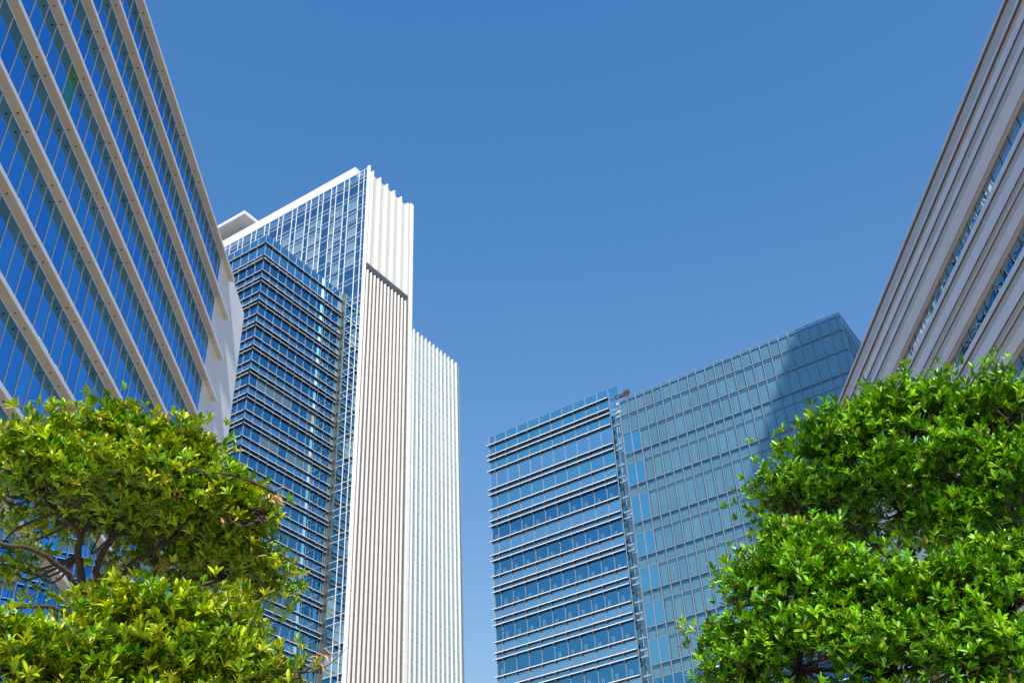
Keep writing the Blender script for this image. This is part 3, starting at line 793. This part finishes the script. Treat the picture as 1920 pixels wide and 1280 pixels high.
G1 = [np.array(x) for x in ((.17, .32, .004), (.26, .42, .005), (.34, .47, .006), (.10, .24, .004), (.42, .48, .008))]
G2 = [np.array(x) for x in ((.10, .30, .005), (.16, .39, .006), (.22, .44, .007), (.06, .20, .004))]
padsL = [(40, 880, 8.6, 100, 75, 1), (150, 850, 8.8, 100, 70, 1), (260, 850, 8.6, 110, 70, 1), (355, 880, 8.5, 80, 60, 1), (415, 935, 8.5, 66, 62, 1), (250, 920, 8.3, 140, 60, 1), (110, 915, 8.4, 100, 50, 1),
         (385, 970, 8.4, 100, 65, 1), (455, 985, 8.5, 60, 60, 1), (500, 1105, 8.6, 70, 50, 1), (430, 1060, 8.7, 80, 55, 1.1), (340, 1015, 8.9, 140, 70, 1.1), (40, 1085, 9.0, 60, 45, .5), (300, 1080, 9.1, 120, 50, .8), (190, 1000, 9.2, 110, 55, .75), (60, 985, 9.2, 80, 40, .5),
         (215, 1175, 7.6, 75, 50, 1), (310, 1183, 7.5, 105, 58, 1), (400, 1195, 7.6, 85, 55, 1), (300, 1265, 7.4, 160, 60, 1), (450, 1262, 7.5, 95, 45, 1), (80, 1250, 7.3, 120, 55, 1), (10, 1230, 7.2, 70, 45, 1), (530, 1280, 7.6, 55, 34, .8),
         (60, 1345, 7.3, 110, 55, .8), (230, 1345, 7.4, 110, 55, .8), (400, 1340, 7.5, 110, 55, .8)]
padsR = [(1480, 932, 9.3, 80, 70, 1), (1580, 850, 9.4, 110, 90, 1), (1720, 802, 9.6, 130, 92, 1), (1870, 805, 9.5, 130, 98, 1), (1780, 890, 9.2, 150, 85, 1), (1930, 920, 9.0, 110, 105, 1), (1630, 920, 9.3, 130, 65, 1),
         (1540, 985, 9.6, 110, 60, 1), (1490, 1045, 8.9, 90, 60, 1), (1430, 1115, 8.7, 75, 75, 1), (1520, 1105, 8.6, 110, 75, 1), (1640, 1125, 8.5, 120, 75, 1), (1780, 1140, 8.4, 130, 90, 1), (1900, 1100, 8.6, 110, 105, 1),
         (1418, 1215, 8.5, 85, 80, 1), (1530, 1215, 8.3, 120, 85, 1), (1680, 1235, 8.2, 130, 85, 1), (1850, 1245, 8.2, 130, 95, 1), (1850, 1000, 9.2, 100, 60, 1.1), (1395, 1275, 8.4, 70, 45, 1), (1600, 1015, 9.9, 80, 45, 1), (1780, 985, 10.0, 90, 50, 1), (1800, 1005, 9.1, 70, 42, 1.1), (1740, 985, 9.1, 50, 34, 1),
         (1430, 1345, 8.4, 100, 55, .8), (1580, 1345, 8.3, 110, 60, .8), (1740, 1350, 8.2, 110, 60, .8), (1890, 1350, 8.2, 110, 60, .8)]
trunkL = (185, 1215, 8.4); trunkR = (1760, 1330, 9.2)
brL = [([trunkL, (155, 1110, 8.5), (148, 1040, 8.6), (150, 1000, 8.6), (110, 960, 8.6), (75, 920, 8.6)], .06, .02),
       ([trunkL, (185, 1110, 8.6), (182, 1060, 8.6), (215, 1000, 8.7), (260, 930, 8.6)], .06, .02),
       ([(184, 1150, 8.5), (228, 1100, 8.7), (240, 1060, 8.7), (290, 1030, 8.7), (380, 970, 8.6)], .045, .015),
       ([(160, 1140, 8.5), (140, 1095, 8.3), (108, 1060, 8.2), (60, 1030, 8.1), (-30, 1015, 8.0)], .045, .02),
       ([(165, 1175, 8.5), (145, 1160, 8.2), (95, 1137, 8.1), (40, 1140, 8.0), (-20, 1135, 7.9)], .03, .015),
       ([(230, 1100, 8.6), (320, 1090, 8.7), (420, 1085, 8.7), (500, 1105, 8.6)], .03, .012),
       ([(150, 1010, 8.6), (180, 960, 8.7), (240, 900, 8.7), (300, 850, 8.6)], .03, .012),
       ([trunkL, (260, 1230, 7.9), (330, 1210, 7.6), (430, 1210, 7.6)], .04, .012),
       ([trunkL, (120, 1250, 7.7), (60, 1255, 7.4)], .04, .012),
       ([(480, 1262, 7.5), (560, 1262, 7.55), (598, 1236, 7.55), (625, 1196, 7.6)], .012, .003), ([(560, 1262, 7.55), (610, 1250, 7.6), (652, 1212, 7.65)], .009, .003), ([(455, 985, 8.4), (500, 960, 8.3), (518, 925, 8.2)], .014, .004)]
brR = [([trunkR, (1740, 1200, 9.3), (1720, 1080, 9.4), (1690, 960, 9.5), (1672, 880, 9.5), (1720, 800, 9.6)], .07, .02),
       ([(1725, 1100, 9.4), (1640, 1020, 9.4), (1560, 960, 9.4), (1480, 930, 9.3)], .045, .012),
       ([(1740, 1200, 9.3), (1800, 1060, 9.3), (1850, 940, 9.3), (1880, 820, 9.4)], .05, .015),
       ([(1740, 1220, 9.2), (1640, 1180, 8.8), (1530, 1150, 8.6), (1430, 1130, 8.6)], .04, .012),
       ([(1745, 1260, 9.2), (1640, 1260, 8.6), (1500, 1250, 8.4), (1420, 1240, 8.4)], .04, .012),
       ([(1755, 1280, 9.2), (1830, 1230, 8.6), (1890, 1150, 8.6), (1930, 1010, 9.0)], .04, .012),
       ([(1690, 960, 9.5), (1620, 890, 9.5), (1590, 850, 9.4)], .03, .012)]
bL = at(195, 1215, 8.2); bR = at(1790, 1330, 9.3)
build_tree('broadleaf_tree', 'yellow-green leafy tree with bare forked branches, in front of the blue ribbon windows', padsL, brL, trunkL, G1, (bL[0], bL[1]), 11, [(512, 935, 8.2, 14), (428, 968, 8.1, 7), (604, 1232, 7.5, 14), (470, 1035, 8.2, 6), (330, 925, 8.0, 5), (300, 1050, 8.4, 6)])
build_tree('broadleaf_tree', 'dense dark-green glossy leafy tree in front of the banded cladding', padsR, brR, trunkR, G2, (bR[0], bR[1]), 12)
